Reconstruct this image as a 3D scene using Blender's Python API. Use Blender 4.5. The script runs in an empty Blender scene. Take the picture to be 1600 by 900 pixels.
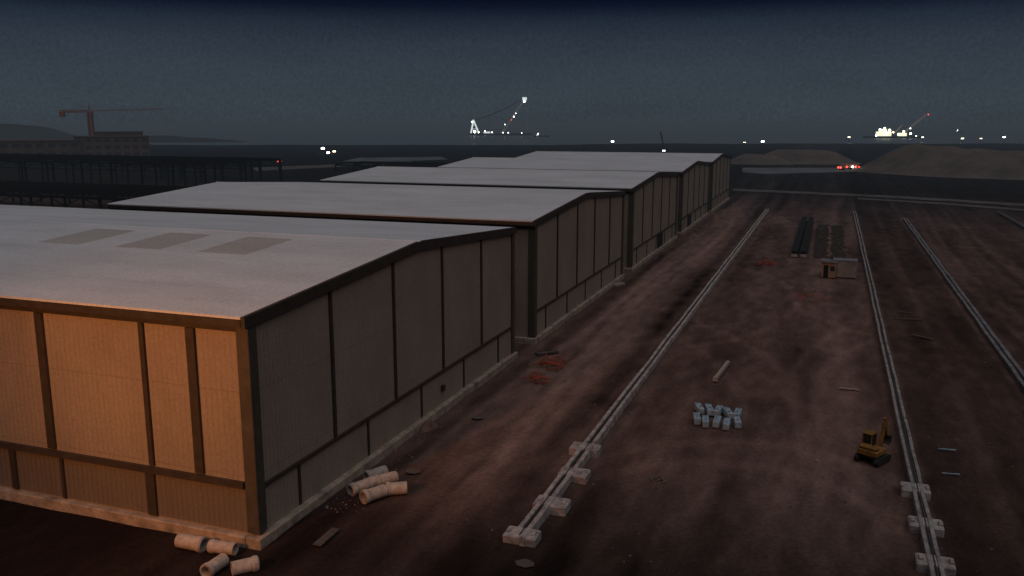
import bpy, math, random, bmesh
from mathutils import Vector, Matrix, noise
random.seed(7)
C = bpy.context.scene.collection
R = math.radians
# ---------------------------------------------------------------- camera model
H = 22.0; YAW = R(20.1); PIT = R(10.9); F = 1350.0
cam_d = bpy.data.cameras.new("camera"); cam = bpy.data.objects.new("camera", cam_d); C.objects.link(cam)
cam.location = (0, 0, H); cam.rotation_euler = (R(90) - PIT, 0, YAW)
cam_d.sensor_width = 36; cam_d.lens = 36 * F / 1600; cam_d.clip_end = 20000; cam_d.clip_start = .5
bpy.context.scene.camera = cam
fw = Vector((-math.sin(YAW) * math.cos(PIT), math.cos(YAW) * math.cos(PIT), -math.sin(PIT)))
rt = Vector((math.cos(YAW), math.sin(YAW), 0)); up = rt.cross(fw)
def G(px, py, z=0.0):
    d = fw + rt * ((px - 800) / F) + up * ((450 - py) / F)
    t = (z - H) / d.z
    return Vector((0, 0, H)) + d * t
def mpp(p):            # metres per (1600 wide) pixel at point p
    return (Vector(p) - Vector((0, 0, H))).dot(fw) / F
# ---------------------------------------------------------------- mesh builder
class MB:
    def __init__(s): s.v = []; s.f = []; s.sm = []
    def add(s, vs, fs, smooth=False):
        n = len(s.v); s.v += [Vector(v) for v in vs]
        for f in fs: s.f.append([i + n for i in f]); s.sm.append(smooth)
        return s
    def box(s, x0, x1, y0, y1, z0, z1):
        vs = [(x, y, z) for z in (z0, z1) for y in (y0, y1) for x in (x0, x1)]
        return s.add(vs, [(0, 2, 3, 1), (4, 5, 7, 6), (0, 1, 5, 4), (2, 6, 7, 3), (0, 4, 6, 2), (1, 3, 7, 5)])
    def cbox(s, x0, x1, y0, y1, z0, z1, b=.05):   # chamfered box
        vs = []; 
        for (z, i) in ((z0, b), (z0 + b, 0), (z1 - b, 0), (z1, b)):
            a0, a1, c0, c1 = x0 + i, x1 - i, y0 + i, y1 - i
            k = b if i == 0 else b * .6
            vs += [(a0 + k, c0, z), (a1 - k, c0, z), (a1, c0 + k, z), (a1, c1 - k, z), (a1 - k, c1, z), (a0 + k, c1, z), (a0, c1 - k, z), (a0, c0 + k, z)]
        fs = [tuple(range(7, -1, -1)), tuple(range(24, 32))]
        for r_ in range(3):
            for i in range(8):
                j = (i + 1) % 8; fs.append((r_ * 8 + i, r_ * 8 + j, r_ * 8 + 8 + j, r_ * 8 + 8 + i))
        return s.add(vs, fs)
    def bar(s, a, b, w, h=None):
        a = Vector(a); b = Vector(b); h = h or w
        d = (b - a).normalized(); u = d.cross(Vector((0, 0, 1)))
        if u.length < 1e-4: u = Vector((1, 0, 0))
        u.normalize(); v = u.cross(d)
        vs = []
        for p in (a, b):
            for (i, j) in ((-1, -1), (1, -1), (1, 1), (-1, 1)): vs.append(p + u * i * w / 2 + v * j * h / 2)
        return s.add(vs, [(0, 1, 2, 3), (7, 6, 5, 4), (0, 4, 5, 1), (1, 5, 6, 2), (2, 6, 7, 3), (3, 7, 4, 0)])
    def tube(s, a, b, r0, r1=None, n=10):
        a = Vector(a); b = Vector(b); r1 = r0 if r1 is None else r1
        d = (b - a).normalized(); u = d.cross(Vector((0, 0, 1)))
        if u.length < 1e-4: u = Vector((1, 0, 0))
        u.normalize(); v = u.cross(d); vs = []
        for p, r in ((a, r0), (b, r1)):
            for i in range(n):
                t = 2 * math.pi * i / n; vs.append(p + (u * math.cos(t) + v * math.sin(t)) * r)
        s.add(vs, [(i, (i + 1) % n, n + (i + 1) % n, n + i) for i in range(n)], True)
        s.add(vs[:n], [tuple(range(n))[::-1]]); s.add(vs[n:], [tuple(range(n))]); return s
    def arc(s, pts, r, n=6):      # one continuous bent tube through points
        vs = []; k = len(pts)
        for i, p in enumerate(pts):
            d = (pts[min(i + 1, k - 1)] - pts[max(i - 1, 0)]).normalized(); u = d.cross(Vector((0, 0, 1)))
            if u.length < 1e-3: u = Vector((0, 1, 0))
            u.normalize(); v = u.cross(d)
            for j in range(n): t = 2 * math.pi * j / n; vs.append(p + (u * math.cos(t) + v * math.sin(t)) * r)
        fs = [(i * n + j, i * n + (j + 1) % n, (i + 1) * n + (j + 1) % n, (i + 1) * n + j) for i in range(k - 1) for j in range(n)]
        fs += [tuple(range(n))[::-1], tuple(range((k - 1) * n, k * n))]
        return s.add(vs, fs, True)
    def hollow(s, a, b, r, ri, n=20, bell=0):
        a = Vector(a); b = Vector(b); d = (b - a).normalized(); u = d.cross(Vector((0, 0, 1))).normalized(); v = u.cross(d)
        L = (b - a).length
        prof = [(0, ri), (0, r + bell), (.16 * L, r + bell), (.22 * L, r), (L, r), (L, ri)]
        vs = []
        for (t, q) in prof:
            for i in range(n):
                w = 2 * math.pi * i / n; vs.append(a + d * t + (u * math.cos(w) + v * math.sin(w)) * q)
        m = len(prof); fs = []
        for k in range(m):
            k2 = (k + 1) % m
            for i in range(n):
                j = (i + 1) % n; fs.append((k * n + i, k * n + j, k2 * n + j, k2 * n + i))
        return s.add(vs, fs, False)
    def sphere(s, c, r, n=8, m=6, sz=1):
        c = Vector(c); vs = [c + Vector((0, 0, r * sz))]
        for k in range(1, m):
            for i in range(n):
                p = math.pi * k / m; t = 2 * math.pi * i / n
                vs.append(c + Vector((r * math.sin(p) * math.cos(t), r * math.sin(p) * math.sin(t), r * sz * math.cos(p))))
        vs.append(c - Vector((0, 0, r * sz))); fs = []
        for i in range(n):
            j = (i + 1) % n; fs.append((0, 1 + i, 1 + j)); e = len(vs) - 1
            fs.append((e, 1 + (m - 2) * n + j, 1 + (m - 2) * n + i))
            for k in range(m - 2): fs.append((1 + k * n + i, 1 + (k + 1) * n + i, 1 + (k + 1) * n + j, 1 + k * n + j))
        return s.add(vs, fs, True)
    def prism(s, pts, ax, a0, a1):    # polygon in the plane perpendicular to axis ax
        def P(p, a):
            return (a, p[0], p[1]) if ax == 'x' else ((p[0], a, p[1]) if ax == 'y' else (p[0], p[1], a))
        n = len(pts)
        return s.add([P(p, a0) for p in pts] + [P(p, a1) for p in pts],
                     [tuple(range(n))[::-1], tuple(range(n, 2 * n))] + [(i, (i + 1) % n, n + (i + 1) % n, n + i) for i in range(n)])
W = {}
def obj(name, mb, mat, parent=None):
    me = bpy.data.meshes.new(name); off = W.get(parent.name, Vector()) if parent else Vector()
    me.from_pydata([tuple(v - off) for v in mb.v], [], mb.f)
    me.polygons.foreach_set('use_smooth', mb.sm); me.materials.append(mat); me.update()
    o = bpy.data.objects.new(name, me); C.objects.link(o)
    if parent: o.parent = parent; W[o.name] = off
    bm = bmesh.new(); bm.from_mesh(me); bmesh.ops.recalc_face_normals(bm, faces=bm.faces); bm.to_mesh(me); bm.free()
    return o
def tag(o, label, cat, group=None, kind=None):
    if label: o['label'] = label
    if cat: o['category'] = cat
    if group: o['group'] = group
    if kind: o['kind'] = kind
    return o
def thing(name, label, cat, loc=(0, 0, 0), group=None, local=False):
    o = bpy.data.objects.new(name, None); C.objects.link(o); o.location = loc; o.empty_display_size = .3
    W[o.name] = Vector() if local else Vector(loc)
    return tag(o, label, cat, group)
def dup(root, loc, rz, label=None):
    r_ = root.copy(); C.objects.link(r_); r_.location = loc; r_.rotation_euler = (0, 0, rz)
    if label: r_['label'] = label
    for ch in list(root.children):
        c = ch.copy(); C.objects.link(c); c.parent = r_
        for g in ch.children:
            d = g.copy(); C.objects.link(d); d.parent = c
    return r_
# ---------------------------------------------------------------- materials
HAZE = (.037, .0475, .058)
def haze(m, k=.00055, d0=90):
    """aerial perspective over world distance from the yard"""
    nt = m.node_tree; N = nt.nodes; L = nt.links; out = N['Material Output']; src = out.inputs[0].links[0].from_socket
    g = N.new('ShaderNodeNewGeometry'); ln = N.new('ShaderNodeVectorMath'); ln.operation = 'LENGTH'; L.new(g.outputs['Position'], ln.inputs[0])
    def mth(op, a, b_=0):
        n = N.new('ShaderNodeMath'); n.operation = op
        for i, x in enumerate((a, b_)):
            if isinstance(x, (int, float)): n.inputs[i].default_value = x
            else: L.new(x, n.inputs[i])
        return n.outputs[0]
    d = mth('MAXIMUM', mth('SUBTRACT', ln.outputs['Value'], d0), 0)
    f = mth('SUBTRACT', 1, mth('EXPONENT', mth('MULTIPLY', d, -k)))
    e = N.new('ShaderNodeEmission'); e.inputs[0].default_value = HAZE + (1,)  # haze painted into each surface as glow that grows with distance
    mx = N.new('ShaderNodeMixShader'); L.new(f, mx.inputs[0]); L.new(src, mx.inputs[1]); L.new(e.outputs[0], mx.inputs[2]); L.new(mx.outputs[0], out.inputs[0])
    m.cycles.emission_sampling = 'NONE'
def mat(name, col, rough=.7, metal=0, nscale=2.0, namt=.25, bump=.0, bscale=8, emit=None, es=0, stretch=(1, 1, 1), spec=.4, dirt=0):
    m = bpy.data.materials.new(name); m.use_nodes = True; nt = m.node_tree; N = nt.nodes; L = nt.links
    b = N['Principled BSDF']; b.inputs['Roughness'].default_value = rough; b.inputs['Metallic'].default_value = metal
    b.inputs['Specular IOR Level'].default_value = spec
    tc = N.new('ShaderNodeNewGeometry'); mp = N.new('ShaderNodeMapping'); mp.inputs['Scale'].default_value = stretch
    L.new(tc.outputs['Position'], mp.inputs[0])
    nz = N.new('ShaderNodeTexNoise'); nz.inputs['Scale'].default_value = nscale; nz.inputs['Detail'].default_value = 6
    nz.inputs['Roughness'].default_value = .65
    L.new(mp.outputs[0], nz.inputs['Vector'])
    rp = N.new('ShaderNodeValToRGB'); e = rp.color_ramp.elements
    e[0].position = .3; e[1].position = .7
    e[0].color = tuple(c * (1 - namt) for c in col) + (1,); e[1].color = tuple(min(1, c * (1 + namt)) for c in col) + (1,)
    L.new(nz.outputs[0], rp.inputs[0]); L.new(rp.outputs[0], b.inputs['Base Color'])
    if bump:
        bz = N.new('ShaderNodeTexNoise'); bz.inputs['Scale'].default_value = bscale; bz.inputs['Detail'].default_value = 5
        L.new(tc.outputs['Position'], bz.inputs['Vector'])
        bp = N.new('ShaderNodeBump'); bp.inputs['Strength'].default_value = bump; bp.inputs['Distance'].default_value = .1
        L.new(bz.outputs[0], bp.inputs['Height']); L.new(bp.outputs[0], b.inputs['Normal'])
    if emit:
        b.inputs['Emission Color'].default_value = tuple(emit) + (1,); b.inputs['Emission Strength'].default_value = es
    return m
def ribbed(name, col, axis, period, depth, rough, spec, namt=.2, ribk=.07, perk=.16, jk=.2):
    """sheet metal: fine ribs by bump, stains by stretched noise, faint sheet joints"""
    m = mat(name, col, rough, 0, .3, namt, stretch=(1, 1, .6) if axis != 'roof' else (.25, .7, 1), spec=spec)
    nt = m.node_tree; N = nt.nodes; L = nt.links; b = N['Principled BSDF']
    g = N.new('ShaderNodeNewGeometry'); sp = N.new('ShaderNodeSeparateXYZ'); L.new(g.outputs['Position'], sp.inputs[0])
    def mth(op, a, bb=None, c=None):
        n = N.new('ShaderNodeMath'); n.operation = op
        for i, x in enumerate((a, bb, c)):
            if x is None: continue
            if isinstance(x, (int, float)): n.inputs[i].default_value = x
            else: L.new(x, n.inputs[i])
        return n.outputs[0]
    if axis == 'wall': s = mth('ADD', sp.outputs[0], sp.outputs[1])
    else: s = sp.outputs[0]
    ph = mth('FRACT', mth('DIVIDE', s, period))
    tri = mth('PINGPONG', ph, .5)
    rib = mth('SMOOTH_MIN', mth('MULTIPLY', tri, 5.0), 1.0, .3)
    bp = N.new('ShaderNodeBump'); bp.inputs['Distance'].default_value = depth; bp.inputs['Strength'].default_value = 1
    fine = N.new('ShaderNodeTexNoise'); fine.inputs['Scale'].default_value = 1.2; fine.inputs['Detail'].default_value = 4
    L.new(g.outputs['Position'], fine.inputs['Vector'])
    L.new(mth('ADD', rib, mth('MULTIPLY', fine.outputs[0], .5)), bp.inputs['Height']); L.new(bp.outputs[0], b.inputs['Normal'])
    base = b.inputs['Base Color'].links[0].from_socket
    if axis == 'wall': j = mth('FRACT', mth('DIVIDE', mth('ADD', sp.outputs[2], .9), 4.6))
    else: j = mth('FRACT', mth('DIVIDE', sp.outputs[1], 6.6))
    jl = mth('LESS_THAN', j, .012 if axis == 'wall' else .02)
    per = N.new('ShaderNodeTexNoise'); per.inputs['Scale'].default_value = 1; per.inputs['Detail'].default_value = 2
    cv = N.new('ShaderNodeCombineXYZ'); L.new(mth('MULTIPLY', mth('FLOOR', mth('DIVIDE', s, 1.05)), 3.7), cv.inputs[0])
    if axis != 'wall': L.new(mth('FLOOR', mth('DIVIDE', sp.outputs[1], 6.6)), cv.inputs[1])
    L.new(cv.outputs[0], per.inputs['Vector'])
    ribd = mth('MULTIPLY', mth('LESS_THAN', tri, .14), ribk)
    k = mth('SUBTRACT', mth('MULTIPLY_ADD', per.outputs[0], perk, 1.03 - perk / 2), mth('ADD', mth('MULTIPLY', jl, jk), ribd))
    gr = N.new('ShaderNodeTexNoise'); gr.inputs['Scale'].default_value = 6; gr.inputs['Detail'].default_value = 5; L.new(g.outputs['Position'], gr.inputs['Vector'])
    k = mth('MULTIPLY', k, mth('MULTIPLY_ADD', gr.outputs[0], .6, .7))
    mx = N.new('ShaderNodeVectorMath'); mx.operation = 'SCALE'; L.new(base, mx.inputs[0]); L.new(k, mx.inputs['Scale'])
    L.new(mx.outputs[0], b.inputs['Base Color'])
    return m
M = {}
M['wall'] = ribbed('wall_sheet', (.345, .268, .205), 'wall', .35, .015, .6, .3, .12, .06, .08)
M['lowwall'] = ribbed('dimmed_low_wall_sheet', (.19, .148, .115), 'wall', .35, .02, .65, .25, .12, .10, .08)  # darker copy of the wall sheet; weaker low light put into its colour
M['roof'] = ribbed('roof_sheet', (.72, .71, .71), 'roof', .7, .008, .6, .35, .14, .03, .08, .10)
M['skylight'] = ribbed('skylight_sheet', (.53, .49, .455), 'roof', .7, .008, .6, .35, .1, .03, .1, .1)
M['steel'] = mat('dark_steel', (.056, .042, .032), .6, 0, 1.5, .3)
M['corner'] = mat('corner_steel', (.085, .070, .054), .6, 0, 1.5, .25)
M['plinth'] = mat('plinth_concrete', (.38, .29, .22), .9, 0, 1.2, .5, .4, 6)
M['inner'] = mat('dark_interior', (.012, .011, .010), .9)
M['conc'] = mat('weathered_concrete', (.41, .35, .32), .9, 0, 1.6, .55, .6, 9)
M['concd'] = mat('dim_concrete', (.32, .285, .27), .9, 0, 1.2, .5, .6, 9)
M['bed'] = mat('runway_bed', (.19, .155, .14), .9, 0, 1.5, .6, .5, 9)
M['conc2'] = mat('grey_concrete', (.21, .197, .20), .9, 0, .8, .45, .5, 9)
M['sleeper'] = mat('sleeper_concrete', (.10, .08, .07), .9, 0, 1.2, .5, .5, 9)
M['pipe'] = mat('pipe_concrete', (.50, .41, .34), .85, 0, 3, .3, .3, 12)
M['rail'] = mat('rail_iron', (.07, .058, .05), .6, .4, 4, .3)
M['blue'] = mat('blue_grey_block', (.33, .43, .51), .7, 0, 3, .45, .3, 10)
M['red'] = mat('red_steel', (.45, .065, .03), .6, 0, 5, .3)
M['yellow'] = mat('machine_yellow', (.28, .13, .03), .6, 0, 2, .45)
M['black'] = mat('black_rubber', (.03, .028, .026), .8)
M['glass'] = mat('dark_glass', (.03, .03, .03), .25, 0, 1, .1, spec=.6)
M['wood'] = mat('pale_timber', (.40, .32, .25), .85, 0, 4, .35)
M['oldwood'] = mat('dark_timber', (.14, .11, .085), .85, 0, 4, .35)
M['white'] = mat('white_paint', (.33, .28, .245), .6, 0, 1.5, .35)
M['cream'] = mat('cabin_tan', (.42, .25, .14), .7, 0, 2, .3)
M['frame'] = mat('black_frame_steel', (.014, .013, .013), .7, 0, 1, .3)
M['crane'] = mat('crane_orange', (.42, .11, .05), .6, 0, .3, .2)
M['brown'] = mat('raw_concrete_block', (.15, .088, .06), .9, 0, .12, .35)
M['recess'] = mat('unlit_opening', (.05, .034, .027), .9)
M['hill'] = mat('far_hill', (.045, .045, .05), 1, 0, .02, .2)
M['sand'] = mat('sand_heap_soil', (.14, .105, .086), 1, 0, .12, .35, .8, .6)
M['soil'] = mat('loose_soil', (.17, .10, .072), 1, 0, 1.2, .45, .8, 4)
M['stone'] = mat('loose_stone', (.15, .11, .095), .95, 0, .9, .5)
M['hull'] = mat('ship_hull', (.04, .045, .05), .7)
M['lit'] = mat('self_lit_steel', (.6, .62, .6), .6, emit=(.80, .92, .88), es=1.3)  # steel glows by itself, standing in for floodlight falling on it
M['litg'] = mat('warm_self_lit_steel', (.6, .62, .6), .6, emit=(1, 1, .68), es=1.8)  # warm version; its glow stands in for deck lights on the steel
def em(n, c, s): return mat(n, (.5, .5, .5), .5, emit=c, es=s)
M['lampw'] = em('lamp_white', (.9, .97, 1), 18); M['lampg'] = em('lamp_greenish', (.82, 1, .62), 16); M['lampy'] = em('lamp_warm', (1, .76, .42), 12)
M['lampr'] = em('lamp_red', (1, .06, .04), 5)
M['boomlit'] = mat('self_lit_boom_steel', (.25, .22, .2), .6, emit=(.3, .22, .2), es=.3)  # faint glow put into the steel as if lamps lit it
# ---------------------------------------------------------------- world
w = bpy.data.worlds.new("World"); bpy.context.scene.world = w; w.use_nodes = True
nt = w.node_tree; N = nt.nodes; L = nt.links; bg = N['Background']
tc = N.new('ShaderNodeTexCoord'); sp = N.new('ShaderNodeSeparateXYZ'); L.new(tc.outputs['Generated'], sp.inputs[0])
mr = N.new('ShaderNodeMapRange'); mr.inputs[1].default_value = 0; mr.inputs[2].default_value = .2
L.new(sp.outputs[2], mr.inputs[0])
rp = N.new('ShaderNodeValToRGB'); cr = rp.color_ramp
stops = [(0, (.038, .0487, .0597)), (.12, (.0385, .0505, .0635)), (.28, (.0355, .048, .063)), (.42, (.028, .0395, .055)), (.54, (.0155, .0235, .0385)), (.62, (.0048, .0082, .020)), (.68, (.0015, .003, .011)), (1, (.004, .006, .012))]  # near-black upper stops put lens darkening into the sky colour
cr.elements[0].position = 0; cr.elements[0].color = stops[0][1] + (1,); cr.elements[1].position = 1; cr.elements[1].color = stops[-1][1] + (1,)
for p, c in stops[1:-1]:
    e = cr.elements.new(p); e.color = c + (1,)
L.new(mr.outputs[0], rp.inputs[0])
nz = N.new('ShaderNodeTexNoise'); nz.inputs['Scale'].default_value = 320; nz.inputs['Detail'].default_value = 2; L.new(tc.outputs['Generated'], nz.inputs['Vector'])
nz2 = N.new('ShaderNodeTexNoise'); nz2.inputs['Scale'].default_value = 5; nz2.inputs['Detail'].default_value = 4
mpw = N.new('ShaderNodeMapping'); mpw.inputs['Scale'].default_value = (1, 1, 6); L.new(tc.outputs['Generated'], mpw.inputs[0]); L.new(mpw.outputs[0], nz2.inputs['Vector'])
ma = N.new('ShaderNodeMath'); ma.operation = 'MULTIPLY_ADD'; ma.inputs[1].default_value = .5; ma.inputs[2].default_value = .59; L.new(nz.outputs[0], ma.inputs[0])
mb2 = N.new('ShaderNodeMath'); mb2.operation = 'MULTIPLY_ADD'; mb2.inputs[1].default_value = .3; L.new(nz2.outputs[0], mb2.inputs[0]); L.new(ma.outputs[0], mb2.inputs[2])
vm = N.new('ShaderNodeVectorMath'); vm.operation = 'SCALE'; L.new(rp.outputs[0], vm.inputs[0]); L.new(mb2.outputs[0], vm.inputs['Scale'])
L.new(vm.outputs[0], bg.inputs[0]); bg.inputs[1].default_value = 1.0
# dusk skylight and the sodium floodlight that washes the nearest front wall
sd = bpy.data.lights.new('sun', 'SUN'); sd.energy = .66; sd.angle = R(85); sd.color = (.99, .96, 1.0)
so = bpy.data.objects.new('sun', sd); C.objects.link(so)
so.rotation_euler = Vector((.25, -.2, .9)).to_track_quat('Z', 'Y').to_euler()
ld = bpy.data.lights.new('sodium_floodlight', 'SPOT'); ld.energy = 22500; ld.color = (1, .36, .095); ld.spot_size = R(70); ld.spot_blend = 1.0; ld.shadow_soft_size = .6
lo = bpy.data.objects.new('sodium_floodlight', ld); C.objects.link(lo); lo.location = (-33, 5, 18)
lo.rotation_euler = (Vector(lo.location) - Vector((-32.5, 35, 11))).to_track_quat('Z', 'Y').to_euler()
bpy.context.scene.view_settings.view_transform = 'Standard'; bpy.context.scene.view_settings.look = 'None'
# ---------------------------------------------------------------- ground
XR = -27.2
def rng(a, b, s):
    o = []; x = a
    while x < b - 1e-6: o.append(x); x += s
    return o
xs = [-9000, -5000, -3000, -2000, -1400, -1000, -700, -500, -360, -260, -200, -160, -130] + rng(-110, -32, 3) + rng(-32, 34, .5) + rng(34, 70, 1.5) + rng(70, 130, 6) + [140, 180, 240, 320, 420, 560, 800, 1200, 2000, 4000, 9000]
ys = [-300, -100, -30, 0] + rng(10, 34, 2) + rng(34, 130, .5) + rng(130, 260, 1.0) + rng(260, 420, 8) + [450, 500, 560, 640, 740, 860, 1000, 1200, 1500, 2000, 3000, 5000, 9000, 14000]
def gz(x, y):
    if y > 420 or x < -110 or x > 130: return 0
    f = min(1, (420 - y) / 200, (130 - x) / 40)
    z = -.10 + .10 * noise.noise(Vector((x * .25, y * .18, 0))) + .05 * noise.noise(Vector((x * 1.1, y * .7, 3)))
    for c in (-21.6, -19.6):
        cx = c + 1.3 * math.sin(y * .045)
        z -= .07 * math.exp(-((x - cx) / .35) ** 2)
    z += .25 * math.exp(-((x + 26.0) / .8) ** 2) * max(0, noise.noise(Vector((y * .2, 1, 5))) + .3)
    return z * max(0, f)
def tone(x, y):
    t = .84 + .45 * noise.noise(Vector((x * .45, y * .03, 2))) + .28 * noise.noise(Vector((x * .12, y * .09, 7))) + .3 * noise.noise(Vector((x * .9, y * .3, 9)))
    if -27.5 < x < -14:
        cx = -20.6 + 1.3 * math.sin(y * .045)
        t += .75 * math.exp(-((x - cx) / 2.1) ** 2)
        for c in (-1, 1): t -= .4 * math.exp(-((x - cx - c) / .3) ** 2)
        t += .45 * math.exp(-((x + 24 - .6 * math.sin(y * .08)) / .4) ** 2)
        t -= .45 * math.exp(-((x + 16.4) / 1.0) ** 2)
        t -= .3 * math.exp(-((x + 25.3) / .6) ** 2)
    if -13 < x < 5.5:
        for (cx, cy, r_) in ((-22, 60, 17), (-20, 62, 19.4), (16, 72, 16), (17, 75, 19), (-4, 30, 14), (-3, 30, 16.4), (10, 120, 14), (-18, 110, 15)):
            d = math.hypot(x - cx, (y - cy) * .55) - r_
            t += .28 * math.exp(-(d / .45) ** 2)
        t += .4 * math.exp(-((x - 1.2 - .8 * math.sin(y * .03)) / 1.5) ** 2)
        t -= .25 * math.exp(-((x + 12) / 1.0) ** 2)
    if 6.6 < x < 16: t *= .55 + .25 * math.exp(-((x - 11) / .5) ** 2)
    if x > 17: t *= .74
    for c in (19.5, 21.6, 26, 28.2): t += .28 * math.exp(-((x - c - 1.5 * math.sin(y * .03)) / .4) ** 2)
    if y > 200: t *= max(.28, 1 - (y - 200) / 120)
    if x < -32: t *= .45
    if y < 52: t *= max(.22, 1 - (52 - y) / 19)  # lens-like darkening of the foreground painted into the dirt tone
    return max(.1, t)
vs = []; tn = []
for y in ys:
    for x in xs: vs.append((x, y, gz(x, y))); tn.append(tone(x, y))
nx = len(xs); fs = [(j * nx + i, j * nx + i + 1, (j + 1) * nx + i + 1, (j + 1) * nx + i) for j in range(len(ys) - 1) for i in range(nx - 1)]
gm = mat('site_dirt', (.158, .095, .077), 1, 0, .9, .28, .9, 2.5, stretch=(1, .3, 1), spec=.1)
nt = gm.node_tree; N = nt.nodes; L = nt.links; b = N['Principled BSDF']; base = b.inputs['Base Color'].links[0].from_socket
at = N.new('ShaderNodeAttribute'); at.attribute_name = 'tone'
n3 = N.new('ShaderNodeTexNoise'); n3.inputs['Scale'].default_value = 4; n3.inputs['Detail'].default_value = 9; n3.inputs['Roughness'].default_value = .85
ge = N.new('ShaderNodeNewGeometry'); L.new(ge.outputs['Position'], n3.inputs['Vector'])
q = N.new('ShaderNodeMath'); q.operation = 'MULTIPLY_ADD'; q.inputs[1].default_value = 2.4; q.inputs[2].default_value = -.2; L.new(n3.outputs[0], q.inputs[0])
q2 = N.new('ShaderNodeMath'); q2.operation = 'MULTIPLY'; L.new(q.outputs[0], q2.inputs[0]); L.new(at.outputs['Fac'], q2.inputs[1])
vm = N.new('ShaderNodeVectorMath'); vm.operation = 'SCALE'; L.new(base, vm.inputs[0]); L.new(q2.outputs[0], vm.inputs['Scale'])
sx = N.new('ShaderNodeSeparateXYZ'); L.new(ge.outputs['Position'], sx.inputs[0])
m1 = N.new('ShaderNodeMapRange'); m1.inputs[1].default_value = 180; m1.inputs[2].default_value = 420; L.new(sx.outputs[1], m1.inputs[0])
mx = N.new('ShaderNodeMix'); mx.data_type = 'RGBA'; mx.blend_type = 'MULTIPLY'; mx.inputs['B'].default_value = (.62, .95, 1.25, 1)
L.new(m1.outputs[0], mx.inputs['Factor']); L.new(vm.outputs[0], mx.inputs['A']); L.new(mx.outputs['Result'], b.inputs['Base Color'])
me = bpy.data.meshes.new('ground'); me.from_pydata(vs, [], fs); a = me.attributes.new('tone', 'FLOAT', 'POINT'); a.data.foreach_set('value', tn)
me.polygons.foreach_set('use_smooth', [True] * len(fs)); me.materials.append(gm)
g = bpy.data.objects.new('ground', me); C.objects.link(g); tag(g, 'dark rutted reddish brown dirt of the construction yard', 'ground', kind='structure')
# sea: hazy grey water, mostly diffuse with a weak sheen
sm = mat('sea_water', (.175, .215, .25), .4, 0, .006, .06, stretch=(1, 1, 1), spec=.1)
coast = []
for i in range(161):
    px = -400 + i * 14.5
    ya = 226.5 + 1.2 * noise.noise(Vector((px * .01, 0, 0))) + .5 * noise.noise(Vector((px * .06, 3, 0)))
    if px < 235: ya = min(ya, 222)
    if px > 860: ya -= 2.2 * min(1, (px - 860) / 120)
    coast.append(G(px, ya, .2))
sb = MB(); n = len(coast); far = []
for p in coast:
    d = Vector((p.x, p.y, 0)).normalized() * 16000; far.append(Vector((d.x, d.y, .2)))
sb.add(coast + far, [(i, i + 1, n + i + 1, n + i) for i in range(n - 1)])
tag(obj('sea', sb, sm), 'calm grey sea fading into the hazy sky', 'sea', kind='structure')
# pale roads / wet strips lying on the ground
def strip(name, pts, mtl, label, cat, z=.02):
    m = MB(); m.add([G(x, y, z) for x, y in pts], [tuple(range(len(pts)))]); return tag(obj(name, m, mtl), label, cat, kind='structure')
M['road'] = mat('pale_road', (.12, .10, .09), .95, 0, .15, .55)
M['road2'] = mat('pale_flat', (.14, .15, .16), .9, 0, .05, .4)
strip('road', [(1145, 294.5), (1250, 299), (1400, 306), (1600, 318), (1800, 330), (1800, 335), (1600, 322), (1400, 309.5), (1250, 302.5), (1145, 298)], M['road'], 'thin pale site road crossing behind the rails on the right', 'road')
strip('road', [(1340, 309), (1480, 317), (1640, 330), (1640, 333), (1480, 320), (1340, 311)], M['road'], 'second thinner pale track below the site road', 'track', .024)
strip('road', [(1160, 262), (1330, 262), (1345, 268), (1200, 272), (1160, 269)], M['road2'], 'grey flat road running between the sand heaps with a truck', 'road')
strip('road', [(560, 246.5), (690, 245), (700, 249), (600, 253), (535, 252)], M['road2'], 'pale strip of road behind the warehouse roofs', 'road')
strip('road', [(395, 262), (640, 252), (650, 255), (400, 267)], M['road'], 'dim site road left of the farther warehouses', 'road', .03)
M['puddle'] = mat('wet_patch', (.13, .10, .09), .35, 0, 1, .2)
def puddle(px, py, wx, label):
    c = G(px, py, .03); m = MB(); k = 22
    m.add([c + Vector((wx * math.cos(2 * math.pi * i / k) * (1 + .3 * noise.noise(Vector((i * .7, px, 0)))), wx * .8 * math.sin(2 * math.pi * i / k) * (1 + .3 * noise.noise(Vector((i * .9, px, 4)))), 0)) for i in range(k)], [tuple(range(k))])
    tag(obj('puddle', m, M['puddle']), label, 'puddle', kind='structure')
puddle(746, 652, .45, 'small pale puddle in the dirt lane beside the warehouse'); puddle(645, 736, .5, 'pale puddle just behind the concrete pipes')
puddle(820, 880, .5, 'puddle in front of the first rail footing')
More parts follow.
